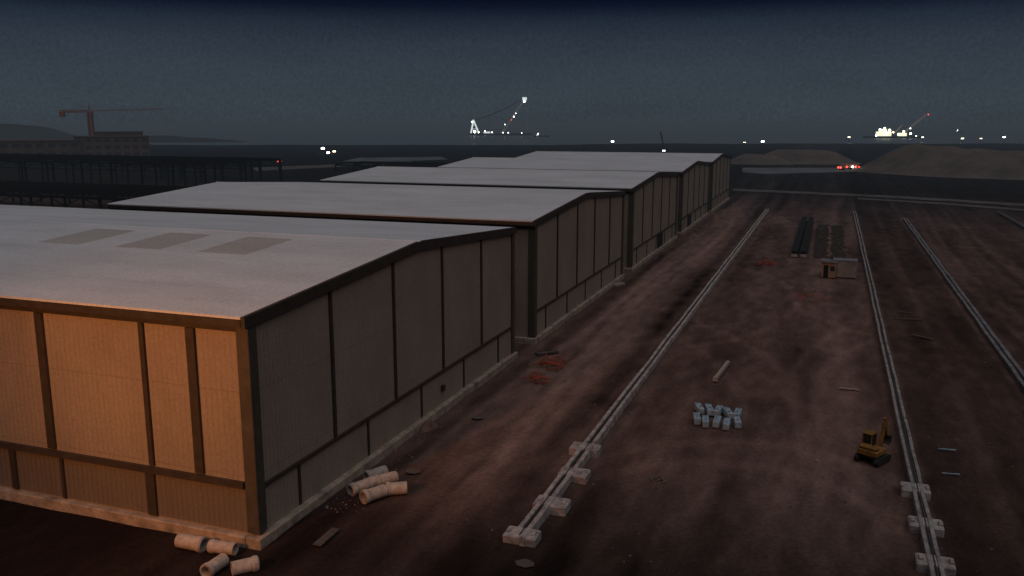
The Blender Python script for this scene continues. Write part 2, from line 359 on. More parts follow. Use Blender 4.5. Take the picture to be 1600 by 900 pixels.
# ---------------------------------------------------------------- warehouses
def wall_poly(y0, y1, ze, zp): return [(y0, 0), (y1, 0), (y1, ze), ((y0 + y1) / 2, zp), (y0, ze)]
ZE, ZP, WD = 12.3, 13.55, 39.3
def warehouse(y0, xl, label, near=False, door=None, sky=False):
    y1 = y0 + WD; ym = (y0 + y1) / 2
    t = thing('warehouse', label, 'warehouse', (XR, y0, 0), 'row of long metal warehouses')
    obj('side_wall', MB().prism(wall_poly(y0 + .35, y1 - .35, ZE - .1, ZP - .12), 'x', XR - .3, XR), M['wall'], t)
    obj('side_wall', MB().prism(wall_poly(y0 + .35, y1 - .35, ZE - .1, ZP - .12), 'x', xl, xl + .3), M['wall'], t)
    obj('front_wall', MB().box(xl + .003, XR - .32, y0, y0 + .3, 0, ZE - .1), M['wall'], t)
    obj('rear_wall', MB().box(xl + .003, XR - .32, y1 - .3, y1, 0, ZE - .1), M['wall'], t)
    r_ = MB(); sl = (ZP - ZE) / (WD / 2); o_ = .35
    prof = [(y0 - o_, ZE - sl * o_), (ym, ZP), (y1 + o_, ZE - sl * o_), (y1 + o_, ZE + .12 - sl * o_), (ym, ZP + .12), (y0 - o_, ZE + .12 - sl * o_)]
    roof = obj('roof', r_.prism(prof, 'x', xl - .3, XR + .25), M['roof'], t)
    obj('ridge_cap', MB().prism([(ym - .35, ZP + .105), (ym, ZP + .17), (ym + .35, ZP + .105), (ym, ZP + .125)], 'x', xl - .3, XR + .25), M['roof'], roof)
    if sky:
        for cx in (-38.5, -45.7, -53.0):
            a0, a1 = 47.7, 53.3; za = ZE + .124 + sl * (a0 - y0); zb = ZE + .124 + sl * (a1 - y0)
            obj('skylight', MB().prism([(a0, za), (a1, zb), (a1, zb + .012), (a0, za + .012)], 'x', cx - 1.95, cx + 1.95), M['skylight'], roof)
    tr = MB(); q = XR + .26
    tr.prism([(y0 - .37, ZE - .5), (ym, ZP - .5), (y1 + .37, ZE - .5), (y1 + .37, ZE + .1), (ym, ZP + .14), (y0 - .37, ZE + .1)], 'x', XR + .004, q)
    obj('verge_trim', tr, M['steel'], t)
    obj('gutter', MB().prism([(y0 - .42, ZE - .42), (y0 - .1, ZE - .42), (y0 - .1, ZE - .75), (y0 - .003, ZE - .75), (y0 - .003, ZE - .05), (y0 - .42, ZE - .05)], 'x', xl - .2, XR + .003), M['steel'], t)
    bay = WD / 5
    for k in range(1, 5):
        y = y0 + k * bay; zt = ZE + sl * (min(y - y0, y1 - y)) - .5
        obj('column', MB().box(XR + .004, XR + .12, y - .13, y + .13, 3.25, zt), M['steel'], t)
    for k in range(5):
        y = y0 + (k + .5) * bay
        obj('column', MB().box(XR + .004, XR + .1, y - .09, y + .09, .6, 2.95), M['steel'], t)
    obj('girt', MB().box(XR + .004, XR + .16, y0 + .65, y1 - .51, 2.98, 3.18), M['steel'], t)
    obj('corner_column', MB().cbox(XR - .55, XR + .2, y0 - .11, y0 + .62, .6, ZE - .42, .03), M['corner'], t)
    obj('corner_column', MB().cbox(XR - .4, XR + .2, y1 - .5, y1 + .05, .6, ZE - .42, .03), M['corner'], t)
    pl = MB().cbox(XR - .5, XR + .42, y0 - .4, y1 + .4, -.4, .5, .05); obj('plinth', pl, M['plinth'], t)
    if near:
        X = [(-30.6, .27, 1), (-33.8, .15, 1), (-41, .27, 1), (-48.3, .2, 1), (-55.6, .27, 1), (-63, .2, 1), (-70, .2, 1)]
        for x, hw, _ in X: obj('column', MB().box(x - hw, x + hw, y0 - .17, y0 - .004, 3.55, ZE - .76), M['steel'], t)
        for x, hw in ((-34, .3), (-40.4, .1), (-44.2, .2), (-49, .2), (-54, .2), (-60, .2)):
            obj('column', MB().box(x - hw, x + hw, y0 - .17, y0 - .024, .6, 3.1), M['steel'], t)
        obj('lower_cladding', MB().box(xl + .01, XR - .57, y0 - .02, y0 - .003, .585, 3.3), M['lowwall'], t)  # thin overlay that paints the lower wall dimmer
        obj('girt', MB().box(xl, XR - .57, y0 - .24, y0 - .024, 3.1, 3.46), M['steel'], t)
    else:
        for x in (-34.5, -42, -49.5, -57, -64.5, -72): obj('column', MB().box(x - .15, x + .15, y0 - .12, y0 - .004, .6, ZE - .76), M['steel'], t)
    obj('plinth', MB().cbox(xl, XR - .52, y0 - .42, y0 - .003, -.4, .5, .05), M['plinth'], t)
    if door:
        for (a0, a1, z1) in door:
            d = obj('door', MB().box(XR + .01, XR + .12, a0, a1, .6, z1), M['inner'], t)
            obj('door_frame', MB().prism([(a0 - .15, .6), (a0 - .003, .6), (a0 - .003, z1 + .003), (a1 + .003, z1 + .003), (a1 + .003, .6), (a1 + .15, .6), (a1 + .15, z1 + .15), (a0 - .15, z1 + .15)], 'x', XR + .01, XR + .18), M['steel'], d)
    return t
w1 = warehouse(35.2, -100, 'nearest warehouse, its front wall lit orange, with skylight panels in the roof', True, None, True)
obj('wall_box', MB().cbox(XR + .01, XR + .25, 58.3, 58.7, 1.5, 2.0, .04), M['steel'], w1)
warehouse(80.6, -80.5, 'second warehouse from the front, with the longest unlit roof and a narrow lit front strip')
warehouse(126.0, -80.0, 'third warehouse from the front, with one dark doorway low in its side', door=[(147, 151, 2.9)])
warehouse(171.5, -79.5, 'fourth warehouse from the front, between the third and the farthest one', door=[(180, 184, 2.9)])
warehouse(217.0, -79, 'farthest warehouse of the row, smallest roof in view')
# ---------------------------------------------------------------- crane runways
def runway(x, y0, y1, label, pads, hw=.28, bw=.27, zt=.45, mt=None, padx=None, fw_=.95):
    t = thing('crane_runway', label, 'crane rail', (x, y0, 0)); mt = mt or M['conc']
    for s in (-1, 1):
        m = MB(); y = y0 + (0 if s > 0 else .5)
        L_ = []
        while y < y1: L_.append((y, random.uniform(-.04, .04), random.uniform(-.04, .04))); y += 3.5
        L_.append((y1, 0, 0)); vs = []
        for (yy, j, dz) in L_:
            a0 = x + s * hw - bw / 2 + j; a1 = a0 + bw; vs += [(a0, yy, -.3), (a1, yy, -.3), (a1, yy, zt - .03 + dz), (a1 - .03, yy, zt + dz), (a0 + .03, yy, zt + dz), (a0, yy, zt - .03 + dz)]
        k = len(L_); fs = [tuple(range(6))[::-1], tuple(range((k - 1) * 6, k * 6))]
        for i in range(k - 1):
            for j in range(6): fs.append((i * 6 + j, i * 6 + (j + 1) % 6, i * 6 + 6 + (j + 1) % 6, i * 6 + 6 + j))
        obj('beam', m.add(vs, fs), mt, t)
    obj('track_bed', MB().box(x - hw + bw / 2 + .045, x + hw - bw / 2 - .045, y0 + .6, y1, -.3, zt - .12), M['bed'], t)
    obj('rail', MB().box(x - .03, x + .03, y0 + .3, y1, zt - .115, zt - .02), M['rail'], t)
    for i, y in enumerate(pads):
        dx = (padx[i] if padx else 0); jx = random.uniform(-.08, .1); jy = random.uniform(-.08, .12)
        obj('footing', MB().cbox(x - fw_ + dx - jx, x + fw_ + dx, y - .62, y + .62 + jy, -.3, zt - .06 + .004 * i, .07), M['conc'], t)
        for s in (-1, 1): obj('anchor_block', MB().cbox(x + dx + s * .7 - .11, x + dx + s * .7 + .11, y - .25, y + .25, zt - .08, zt + .06, .03), M['conc'], t)
    return t
runway(-14.3, 39.9, 226, 'pale twin-beam crane runway nearest the warehouses with square footings at its front end', [40.6, 44.8, 49.4, 53.8], padx=[0, .4, .35, -.05], hw=.26)
runway(6.15, 36, 228, 'middle pale twin-beam crane runway passing right beside the small yellow excavator', [44.9, 49.3, 54.2], hw=.24, bw=.22, padx=[.1, .05, -.15], mt=M['concd'], fw_=.85)
runway(16.7, 40, 216, 'dull grey twin-beam runway third from the warehouses, without footings', [], hw=.27, bw=.36, zt=.35, mt=M['conc2'])
a = G(1560, 333); b_ = G(1603, 358)
t = thing('concrete_kerb', 'short dim concrete beam at the right edge beyond the third runway', 'beam', a)
obj('beam', MB().bar(a + Vector((0, 0, .2)), b_ + Vector((0, 0, .2)), .7, .5), M['conc2'], t); obj('rail', MB().bar(a + Vector((0, 0, .5)), b_ + Vector((0, 0, .5)), .12, .1), M['rail'], t)
# ---------------------------------------------------------------- concrete pipes
def pipe(pa, pb, r, label, grp, z=None):
    z = r - .08 if z is None else z
    A = G(*pa, z); B = G(*pb, z); t = thing('concrete_pipe', label, 'pipe', A, grp)
    obj('barrel', MB().hollow(A, B, r, r * .76, 22, r * .12), M['pipe'], t)
    d = (B - A).normalized(); obj('rim', MB().hollow(A - d * .05, A - d * .002, r * 1.04, r * .8, 22), M['conc'], t)
P1 = 'concrete pipes lying by the long wall of the nearest warehouse'; P2 = 'concrete pipes lying at the front corner of the nearest warehouse'
pipe((548, 766), (585, 752), .36, 'concrete pipe on the left of the pipe heap by the long wall', P1)
pipe((568, 777), (601, 766), .38, 'concrete pipe lowest in the pipe heap by the long wall', P1)
pipe((604, 764), (636, 762), .38, 'concrete pipe lying crosswise at the right of the heap', P1)
pipe((573, 745), (602, 735), .34, 'concrete pipe at the back of the heap by the long wall', P1)
pipe((586, 752), (619, 744), .34, 'concrete pipe in the middle of the heap, behind the crosswise one', P1)
pipe((318, 851), (280, 844), .38, 'leftmost concrete pipe at the warehouse corner', P2)
pipe((330, 853), (368, 858), .33, 'concrete pipe right against the corner plinth', P2)
pipe((322, 893), (350, 874), .34, 'lower left concrete pipe at the frame bottom', P2)
pipe((402, 880), (362, 889), .36, 'lower right concrete pipe at the frame bottom, end open', P2)
# ---------------------------------------------------------------- blue-grey blocks
c0 = G(1121, 655)
first = None; nm = ['far left', 'far second', 'far third', 'far fourth', 'far right', 'near left', 'near second', 'near third', 'near fourth', 'near right']
for row in range(2):
    for k in range(5):
        lab = 'blue-grey concrete block, %s in the two-row set on the dirt' % nm[row * 5 + k]
        loc = (c0.x - 1.45 + k * .72 + random.uniform(-.1, .1) + (0.1 if row else -.1), c0.y + (1.2 if row == 0 else -1.15) + random.uniform(-.35, .35), -.12); rz = R(random.uniform(-14, 14) + 8)
        if first is None:
            first = thing('concrete_block', lab, 'concrete block', loc, 'blue-grey blocks on the dirt', local=True)
            obj('body', MB().cbox(-.24, .24, -.75, .75, .12, .6, .04), M['blue'], first)
            for yy in (-.52, .52): obj('skid', MB().box(-.2, .2, yy - .07, yy + .07, 0, .118), M['wood'], first)
            for yy in (-.45, .45):
                pts = [Vector((.1 * math.cos(a), yy, .6 + .14 * math.sin(a))) for a in [math.pi * i / 6 for i in range(7)]]
                obj('lifting_loop', MB().arc(pts, .018), M['rail'], first)
            first.rotation_euler = (0, 0, rz)
        else: dup(first, loc, rz, lab)
# ---------------------------------------------------------------- excavator
p = G(1363, 718)
ex = thing('mini_excavator', 'small yellow tracked excavator with raised arm beside the middle runway', 'excavator', (p.x, p.y, -.08), local=True)
for s in (-1, 1):
    m = MB(); pts = []
    for i in range(9): a = math.pi / 2 + math.pi * i / 8; pts.append((-.85 + .27 * math.cos(a), .28 + .27 * math.sin(a)))
    for i in range(9): a = -math.pi / 2 + math.pi * i / 8; pts.append((.85 + .27 * math.cos(a), .28 + .27 * math.sin(a)))
    m.prism([(q0, q1) for q0, q1 in pts], 'y', s * .75 - .17, s * .75 + .17)
    tr = obj('track', m, M['black'], ex)
    for x in (-.8, -.4, 0, .4, .8): obj('wheel', MB().tube((x, s * .93, .24), (x, s * .95, .24), .14, n=12), M['steel'], tr)
obj('undercarriage', MB().cbox(-.6, .6, -.57, .57, .25, .5, .04).tube((0, 0, .5), (0, 0, .62), .42, n=18), M['steel'], ex)
hs = MB().cbox(-1.05, .55, -.78, .78, .62, 1.12, .1); hs.cbox(-1.0, -.35, -.7, .7, 1.12, 1.4, .1); obj('body', hs, M['yellow'], ex)
cb = MB()
for x in (-.3, .5):
    for y in (.05, .72): cb.bar((x, y, 1.12), (x * .92, y, 2.05), .07)
cb.cbox(-.36, .54, .0, .77, 2.05, 2.14, .03); cbo = obj('cab', cb, M['yellow'], ex)
obj('window', MB().box(-.24, .44, .08, .69, 1.13, 2.04), M['glass'], cbo)
obj('exhaust', MB().tube((-.75, -.3, 1.38), (-.75, -.3, 1.75), .04, n=8), M['steel'], ex)
bm_ = MB().bar((.5, -.25, .95), (.8, -.25, 2.1), .24, .3).bar((.8, -.25, 2.05), (1.1, -.25, 3.15), .22, .24); bo = obj('boom', bm_, M['yellow'], ex)
obj('cylinder', MB().tube((.7, -.25, .85), (1.0, -.25, 1.9), .055, n=8), M['rail'], bo)
so_ = obj('stick', MB().bar((1.0, -.25, 3.2), (1.55, -.25, 1.75), .18, .22), M['yellow'], ex)
bk = MB(); bk.prism([(1.35, 1.75), (1.7, 1.8), (1.85, 1.5), (1.75, 1.15), (1.45, 1.05), (1.25, 1.2), (1.45, 1.3), (1.5, 1.5)], 'y', -.55, .05); obj('bucket', bk, M['steel'], ex)
obj('dozer_blade', MB().cbox(1.2, 1.32, -.8, .8, .05, .45, .03).bar((.6, .5, .3), (1.2, .5, .25), .1).bar((.6, -.5, .3), (1.2, -.5, .25), .1), M['yellow'], ex)
ex.rotation_euler = (0, 0, R(62)); ex.scale = (.88, .88, .88)
# ---------------------------------------------------------------- cabins
p = G(1319, 434)
t = thing('shipping_container', 'small dull beige container standing right of the tan site hut', 'container', (p.x, p.y, 0), local=True)
m = MB(); m.cbox(-1.6, 1.6, 0, 2.4, 0, 2.4, .05)
for i in range(12): m.box(-1.5 + i * .26, -1.38 + i * .26, -.04, -.002, .15, 2.25)
obj('body', m, M['white'], t)
obj('roof', MB().cbox(-1.66, 1.66, -.06, 2.46, 2.402, 2.5, .02), M['conc2'], t)
obj('door', MB().box(1.602, 1.64, .2, 2.2, .1, 2.3), M['conc2'], t)
p = G(1294, 434)
t = thing('site_hut', 'small tan site hut with dark opening, left of the beige container', 'hut', (p.x, p.y, 0), local=True)
obj('wall', MB().cbox(-.95, .95, 0, 2.2, 0, 2.2, .04), M['cream'], t)
obj('roof', MB().prism([(-1.1, 2.202), (1.1, 2.202), (1.1, 2.3), (-1.1, 2.42)], 'y', -.2, 2.4), M['conc2'], t)
obj('door', MB().box(-.7, -.05, -.03, -.002, .05, 1.8), M['inner'], t); wn = obj('window', MB().box(.2, .8, -.03, -.002, 1.0, 1.7), M['glass'], t)
obj('frame', MB().box(.14, .86, -.05, -.002, .92, .997), M['white'], wn)
# ---------------------------------------------------------------- dark girders and rows of sleepers
for i, (x, l) in enumerate(((-4.75, 'left'), (-3.35, 'right'))):
    t = thing('steel_girder', '%s one of two long black girders lying between the runways' % l, 'girder', (x, 149, 0), 'black girders between the runways')
    obj('flange', MB().box(x - .55, x + .55, 149, 205, .9, .98), M['frame'], t); obj('flange', MB().box(x - .55, x + .55, 149, 205, 0, .08), M['frame'], t)
    obj('web', MB().box(x - .06, x + .06, 149.02, 204.9, .082, .898), M['frame'], t); obj('end_plate', MB().box(x - .55, x + .55, 148.9, 148.99, .0, .5), M['conc'], t)
s0 = None
for c, x in enumerate((-.7, 2.1)):
    for k in range(34):
        y = 149 + k * 1.45 + random.uniform(-.25, .25); loc = (x + random.uniform(-.3, .3), y, -.05); rz = R(random.uniform(-9, 9))
        lab = 'dim concrete sleeper laid crosswise in the %s row beyond the site hut' % ('left' if c == 0 else 'right')
        if s0 is None:
            s0 = thing('concrete_sleeper', lab, 'sleeper', loc, 'sleepers laid in the left row', local=True)
            obj('body', MB().add([(x_, y_, z_) for x_ in (-1.05, 1.05) for (y_, z_) in ((-.16, 0), (.16, 0), (.12, .26), (-.12, .26))], [(0, 1, 2, 3), (7, 6, 5, 4), (0, 4, 5, 1), (1, 5, 6, 2), (2, 6, 7, 3), (3, 7, 4, 0)]), M['sleeper'], s0)
            for s in (-.6, .6): obj('rail_pad', MB().cbox(s - .15, s + .15, -.1, .1, .262, .32, .01), M['rail'], s0)
        else:
            d = dup(s0, loc, rz, lab); d['group'] = 'sleepers laid in the %s row' % ('left' if c == 0 else 'right')
# ---------------------------------------------------------------- small loose things
def plank(pa, pb, wdt, label, name='timber_plank', cat='plank', mt=None, hh=None, grp=None):
    A = G(*pa, .08); B = G(*pb, .08); m = MB()
    m.bar(A, B, wdt, hh or wdt * .4)
    return tag(obj(name, m, mt or M['wood']), label, cat, grp)
A = G(1118, 592, .2); B = G(1138, 566, .2); t = thing('concrete_post', 'pale concrete post lying alone between the first two runways', 'post', A)
obj('shaft', MB().bar(A, B, .3, .3), M['wood'], t); obj('end_cap', MB().bar(A + (A - B).normalized() * .14, A + (A - B).normalized() * .003, .42, .36), M['conc'], t)
plank((1312, 606), (1342, 609), .22, 'short white plank lying left of the middle runway')
plank((1466, 701), (1494, 703), .12, 'thin bluish strip lying right of the middle runway, upper of two', 'metal_strip', 'strip', M['blue'])
plank((1472, 739), (1500, 741), .09, 'thin bluish strip lying right of the middle runway, lower of two', 'metal_strip', 'strip', M['blue'])
plank((1405, 487), (1426, 489), .2, 'dull board lying between the middle and third runways, far one', mt=M['oldwood'])
plank((1398, 497), (1440, 499), .2, 'dull board just in front of the far board between runways', mt=M['oldwood'])
plank((1425, 523), (1458, 530), .25, 'slanting board between the middle and third runways', mt=M['oldwood'])
plank((958, 446), (973, 443), .8, 'pale slab lying by the corner of the third warehouse', 'concrete_slab', 'slab', M['wood'], .3)
plank((495, 852), (525, 826), .5, 'grey sheet lying on the ground beside the nearest warehouse corner', 'metal_sheet', 'sheet', M['sleeper'], .06)
plank((838, 553), (872, 549), .5, 'dim slab at the foot of the gap between the two nearest warehouses', 'concrete_slab', 'slab', M['sleeper'], .15)
p = G(1028, 750); t = thing('broken_pallet', 'dark broken timber pallet lying left of the blue-grey blocks', 'pallet', (p.x, p.y, -.08), local=True)
for i in range(3): obj('board', MB().box(-.36 + i * .07, .4, -.4 + i * .32, -.32 + i * .32, .14, .16), M['oldwood'], t)
for i in (-1, 1): obj('bearer', MB().box(i * .3 - .04, i * .3 + .04, -.45, .4, 0, .137), M['oldwood'], t)
t.rotation_euler = (R(18), R(-14), R(35))
def rods(px, py, n, spread, rr, label, grp):
    c = G(px, py)
    for i in range(n):
        a = random.uniform(0, math.pi); l_ = random.uniform(.8, 2.0); o = Vector((random.uniform(-spread, spread), random.uniform(-spread, spread) * 1.4, random.uniform(.05, .5)))
        d = Vector((math.cos(a), math.sin(a), random.uniform(-.25, .35))) * l_ / 2; q0 = c + o - d; q3 = c + o + d; mid = c + o + Vector((random.uniform(-.2, .2), random.uniform(-.2, .2), .1))
        for q_ in (q0, q3): q_.z = max(q_.z, .05)
        tag(obj('steel_rod', MB().arc([q0, mid, q3], rr), M['red']), label, 'steel rod', grp)
rods(866, 570, 24, 1.2, .045, 'bent red steel rod in the tangle right of the nearest warehouse', 'upper tangle of red rods')
rods(842, 596, 11, .7, .045, 'bent red steel rod in the smaller lower tangle in the lane', 'lower tangle of red rods')
rods(1200, 414, 10, 1.1, .07, 'red steel rod in the far tangle beside the first runway', 'far tangle of red rods')
rods(1272, 468, 12, 2.2, .03, 'red steel rod scattered in front of the site hut', 'scattered red rods')
# soil heaps
def heap(px, py, rx, ry, h, mt, label, name='soil_heap', cat='soil heap', n=40, amp=.35, sc=.5, kind=None, rot=0, flat=0):
    c = G(px, py); m = MB(); k = 14; vs = []; fs = []
    for i in range(k + 1):
        r_ = i / k; q1 = max(0, (r_ - flat) / (1 - flat))
        for j in range(n):
            a = 2 * math.pi * j / n; ca, sa = math.cos(a), math.sin(a)
            lx, ly = rx * r_ * ca, ry * r_ * sa; x = lx * math.cos(rot) - ly * math.sin(rot); y = lx * math.sin(rot) + ly * math.cos(rot)
            q_ = Vector(((c.x + x) * sc, (c.y + y) * sc, h))
            z = h * (math.cos(math.pi * q1) * .5 + .5) * (1 + amp * 2 * noise.noise(q_)) + h * amp * .5 * noise.noise(q_ * 2.7) * (1 - r_) - .3 * (r_ ** 4)
            e = 1 + .25 * noise.noise(Vector((ca * 1.5, sa * 1.5, px)))
            vs.append((c.x + x * e, c.y + y * e, z))
    for i in range(k):
        for j in range(n): j2 = (j + 1) % n; fs.append((i * n + j, i * n + j2, (i + 1) * n + j2, (i + 1) * n + j))
    m.add(vs, fs, True); return tag(obj(name, m, mt), label, cat, kind=kind)
heap(1118, 352, 2.6, 5, 1.6, M['soil'], 'reddish soil heap at the foot of the fourth warehouse')
heap(1085, 372, 1.6, 4, .9, M['soil'], 'low soil heap just in front of the reddish heap')
heap(1140, 335, 4, 8, 1.5, M['soil'], 'soil heap beside the farthest warehouse corner')
heap(670, 668, .7, 1.6, .45, M['soil'], 'small dirt mound against the nearest warehouse plinth')
heap(845, 566, 1.6, 1.6, .35, M['soil'], 'low dirt mound under the red rods')
heap(1215, 345, 3, 6, 1.0, M['soil'], 'dark dirt mound left of the black girders')
heap(1250, 254, 30, 24, 6.5, M['sand'], 'lower broad sand heap left of the distant truck', 'sand_heap', 'sand heap', 80, .10, .04, flat=.35)
heap(1185, 255, 22, 20, 4.8, M['sand'], 'small sand heap at the left foot of the broad heap', 'sand_heap', 'sand heap', 60, .12, .05, flat=.3)
heap(1455, 268, 38, 40, 11.0, M['sand'], 'large sand heap right of the truck, tallest of the heaps', 'sand_heap', 'sand heap', 90, .10, .045, rot=YAW, flat=.2)
heap(1580, 272, 56, 42, 9.0, M['sand'], 'sand heap cut off by the right edge of the picture', 'sand_heap', 'sand heap', 90, .10, .04, flat=.4)
tag(heap(20, 217, 110, 90, 19, M['hill'], 'dark low hill on the far left shore', 'hill', 'hill', 90, .2, .01, 'structure', flat=.3), None, None)
heap(270, 221, 120, 60, 6, M['hill'], 'faint low headland right of the tower crane', 'hill', 'hill', 90, .3, .01, 'structure')
m = MB()
for i in range(4600):
    x = random.uniform(-26.5, 40) if random.random() < .85 else random.gauss(-25.8, .6); y = 40 + 186 * random.random() ** 1.4
    if noise.noise(Vector((x * .2, y * .08, 8))) < -.05 and random.random() < .75: continue
    s = random.choice((.02, .03, .04, .05, .07, .1)) * random.uniform(.7, 1.3); q_ = Vector((x, y, gz(x, y) + s * .2)); ang = random.random() * 3
    vv = [q_ + Vector((math.cos(ang + t_) * s * random.uniform(.7, 1.3), math.sin(ang + t_) * s * random.uniform(.7, 1.3), 0)) for t_ in (0, 1.57, 3.14, 4.71)] + [q_ + Vector((0, 0, s * .8))]
    m.add(vv, [(0, 1, 4), (1, 2, 4), (2, 3, 4), (3, 0, 4)])
tag(obj('rubble', m, M['stone']), 'scattered stones and crumbs of rubble over the dirt yard', 'rubble', kind='stuff')
# ---------------------------------------------------------------- open steel frames at left
def frame_hall(x0, x1, y0, y1, h, nx_, ny_, label, thick=.45, joists=6):
    t = thing('unclad_shed', label, 'unclad shed', (x0, y0, 0))
    X = [x0 + (x1 - x0) * i / nx_ for i in range(nx_ + 1)]; Y = [y0 + (y1 - y0) * j / ny_ for j in range(ny_ + 1)]
    for x in X:
        for y in Y: obj('column', MB().bar((x, y, 0), (x, y, h), thick), M['frame'], t)
    for y in Y:
        obj('beam', MB().bar((x0, y, h), (x1, y, h), thick, thick * 1.3), M['frame'], t)
        m = MB().bar((x0, y, h - 2), (x1, y, h - 2), thick * .5)
        for i in range(nx_):
            a0 = X[i]; a1 = X[i + 1]; mid = (a0 + a1) / 2; m.bar((a0, y, h - 2), (mid, y, h), thick * .4); m.bar((mid, y, h), (a1, y, h - 2), thick * .4)
        obj('truss', m, M['frame'], t)
    for x in X: obj('rafter', MB().bar((x, y0, h + .3), (x, y1, h + .3), thick * .8), M['frame'], t)
    for k in range(joists * ny_):
        yy = y0 + (y1 - y0) * (k + .5) / (joists * ny_); obj('purlin', MB().bar((x0, yy, h + .55), (x1, yy, h + .55), .22), M['frame'], t)
frame_hall(-300, -165, 200, 236, 10, 12, 2, 'long black open steel shed frame at far left behind the near roofs')
frame_hall(-215, -122, 150, 180, 5.2, 9, 2, 'low black open steel shed frame at left directly behind the nearest roof')
frame_hall(-255, -200, 262, 285, 7.5, 6, 2, 'smaller black steel shed frame between the long frame and the third roof')
frame_hall(-175, -135, 285, 305, 6, 5, 1, 'farthest small black steel shed frame beyond the third warehouse roof')
def block(pxa, pxb, ybase, ytop, dep, label, floors, cols):
    A = G(pxa, ybase); s = mpp(A); wd = (pxb - pxa) * s * .95; zt = H - (ytop - 190) * s * 1.0
    t = thing('concrete_building', label, 'building', A, local=True); t.rotation_euler = (0, 0, YAW + R(24))
    obj('wall', MB().box(0, wd, 0, dep, 0, zt), M['brown'], t); obj('roof', MB().box(-.5, wd + .5, -.5, dep + .5, zt + .003, zt + .7), M['brown'], t)
    for f in range(floors):
        for c in range(cols):
            x = wd * (c + .2) / cols; obj('window', MB().box(x, x + wd / cols * .6, -.1, -.01, zt * (f + .3) / floors, zt * (f + .75) / floors), M['recess'], t)
    return t
block(-60, 118, 250, 221, 30, 'broad low raw concrete building at the far left edge', 2, 10)
block(118, 232, 247, 214, 20, 'raw concrete building standing under the tower crane', 3, 8)
b3 = block(150, 224, 246, 207, 14, 'raised upper concrete block under the crane jib', 1, 4)
# ---------------------------------------------------------------- tower crane (orange)
A = G(146, 240); s = mpp(A); zj = H + (190 - 176) * s
t = thing('tower_crane', 'orange tower crane with long jib behind the far left building', 'tower crane', (A.x, A.y, 0), local=True); t.rotation_euler = (0, 0, YAW + R(4))
def lattice(m, a, b, wd, n, r, tri=False):
    a = Vector(a); b = Vector(b); d = (b - a).normalized(); u = d.cross(Vector((0, 1, 0))).normalized() if abs(d.y) < .9 else Vector((1, 0, 0)); v = u.cross(d)
    cs = [u + v, u - v, -u - v, -u + v] if not tri else [u * .9, -u * .6 + v, -u * .6 - v]; L_ = (b - a).length
    for c in cs: m.bar(a + c * wd / 2, b + c * wd / 2, r)
    k = len(cs)
    for i in range(n):
        p0 = a + d * L_ * i / n; p1 = a + d * L_ * (i + 1) / n
        for j in range(k):
            c1 = cs[j] * wd / 2; c2 = cs[(j + 1) % k] * wd / 2; m.bar(p0 + c1, p1 + c2, r * .7); m.bar(p0 + c1, p0 + c2, r * .6)
    return m
obj('mast', lattice(MB(), (0, 0, 0), (0, 0, zj), 2.6, 14, .6), M['crane'], t)
obj('jib', lattice(MB(), (1, 0, zj + 1), (112 * s, 0, zj + 2.4), 1.0, 26, .15, True), M['crane'], t)
obj('counter_jib', lattice(MB(), (-1, 0, zj + 1), (-44 * s, 0, zj + .6), 1.6, 8, .4), M['crane'], t)
obj('counterweight', MB().cbox(-45 * s, -38 * s, -1.2, 1.2, zj - 3, zj + .8, .2), M['crane'], t)
obj('apex', MB().bar((-1, 0, zj), (0, 0, zj + 4.5), .4).bar((1, 0, zj), (0, 0, zj + 4.5), .4), M['crane'], t)
obj('tie_rod', MB().bar((0, 0, zj + 4.5), (60 * s, 0, zj + 2.4), .1), M['crane'], t); obj('tie_rod', MB().bar((0, 0, zj + 4.5), (-38 * s, 0, zj + 1.4), .15), M['crane'], t)
obj('operator_cab', MB().cbox(.9, 3, -2.6, -.8, zj - 1.6, zj + .8, .1), M['crane'], t)
# ---------------------------------------------------------------- floating cranes
def vessel(px0, py0, name, label, cat):
    A = G(px0, py0); t = thing(name, label, cat, (A.x, A.y, .2), local=True); t.rotation_euler = (0, 0, YAW); s = mpp(A)
    return t, (lambda px, py, y=0: Vector(((px - px0) * s, y, (py0 - py) * s))), s
t, Q, s = vessel(785, 211.5, 'floating_crane', 'floodlit floating crane with raised boom on the sea', 'floating crane')
h0 = Q(733, 211.5); h1 = Q(832, 208.5)
obj('hull', MB().prism([(h0.x, 0.5), (h0.x + 3, -1), (h1.x - 4, -1), (h1.x, h1.z), (h0.x, h1.z)], 'y', -14, 14), M['hull'], t)
m = MB()
for y in (-7, 7): lattice(m, Q(736, 208, y), Q(740, 188, y * .4), 1.3, 6, .6); lattice(m, Q(748, 208, y), Q(740, 188, y * .4), 1.3, 6, .5)
for py in (202, 196): m.bar(Q(737.5, py, -5), Q(745 - (202 - py) * .5, py, -5), .6)
obj('a_frame', m, M['lit'], t)
obj('boom', lattice(MB(), Q(784, 209), Q(819, 157), 2.8, 18, .6), M['boomlit'], t)
obj('boom_head', MB().cbox(Q(816, 0).x, Q(823, 0).x, -3, 3, Q(0, 158).z, Q(0, 153.5).z, .4), M['lit'], t)
obj('backstay', MB().arc([Q(741, 189), Q(768, 180), Q(793, 169), Q(816, 156)], .8), M['hull'], t)
obj('hoist_cable', MB().bar(Q(822, 156), Q(823, 205), .25), M['boomlit'], t)
obj('deckhouse', MB().cbox(Q(756, 0).x, Q(766, 0).x, -8, 8, Q(0, 208.4).z, Q(0, 206).z, .3), M['lit'], t)
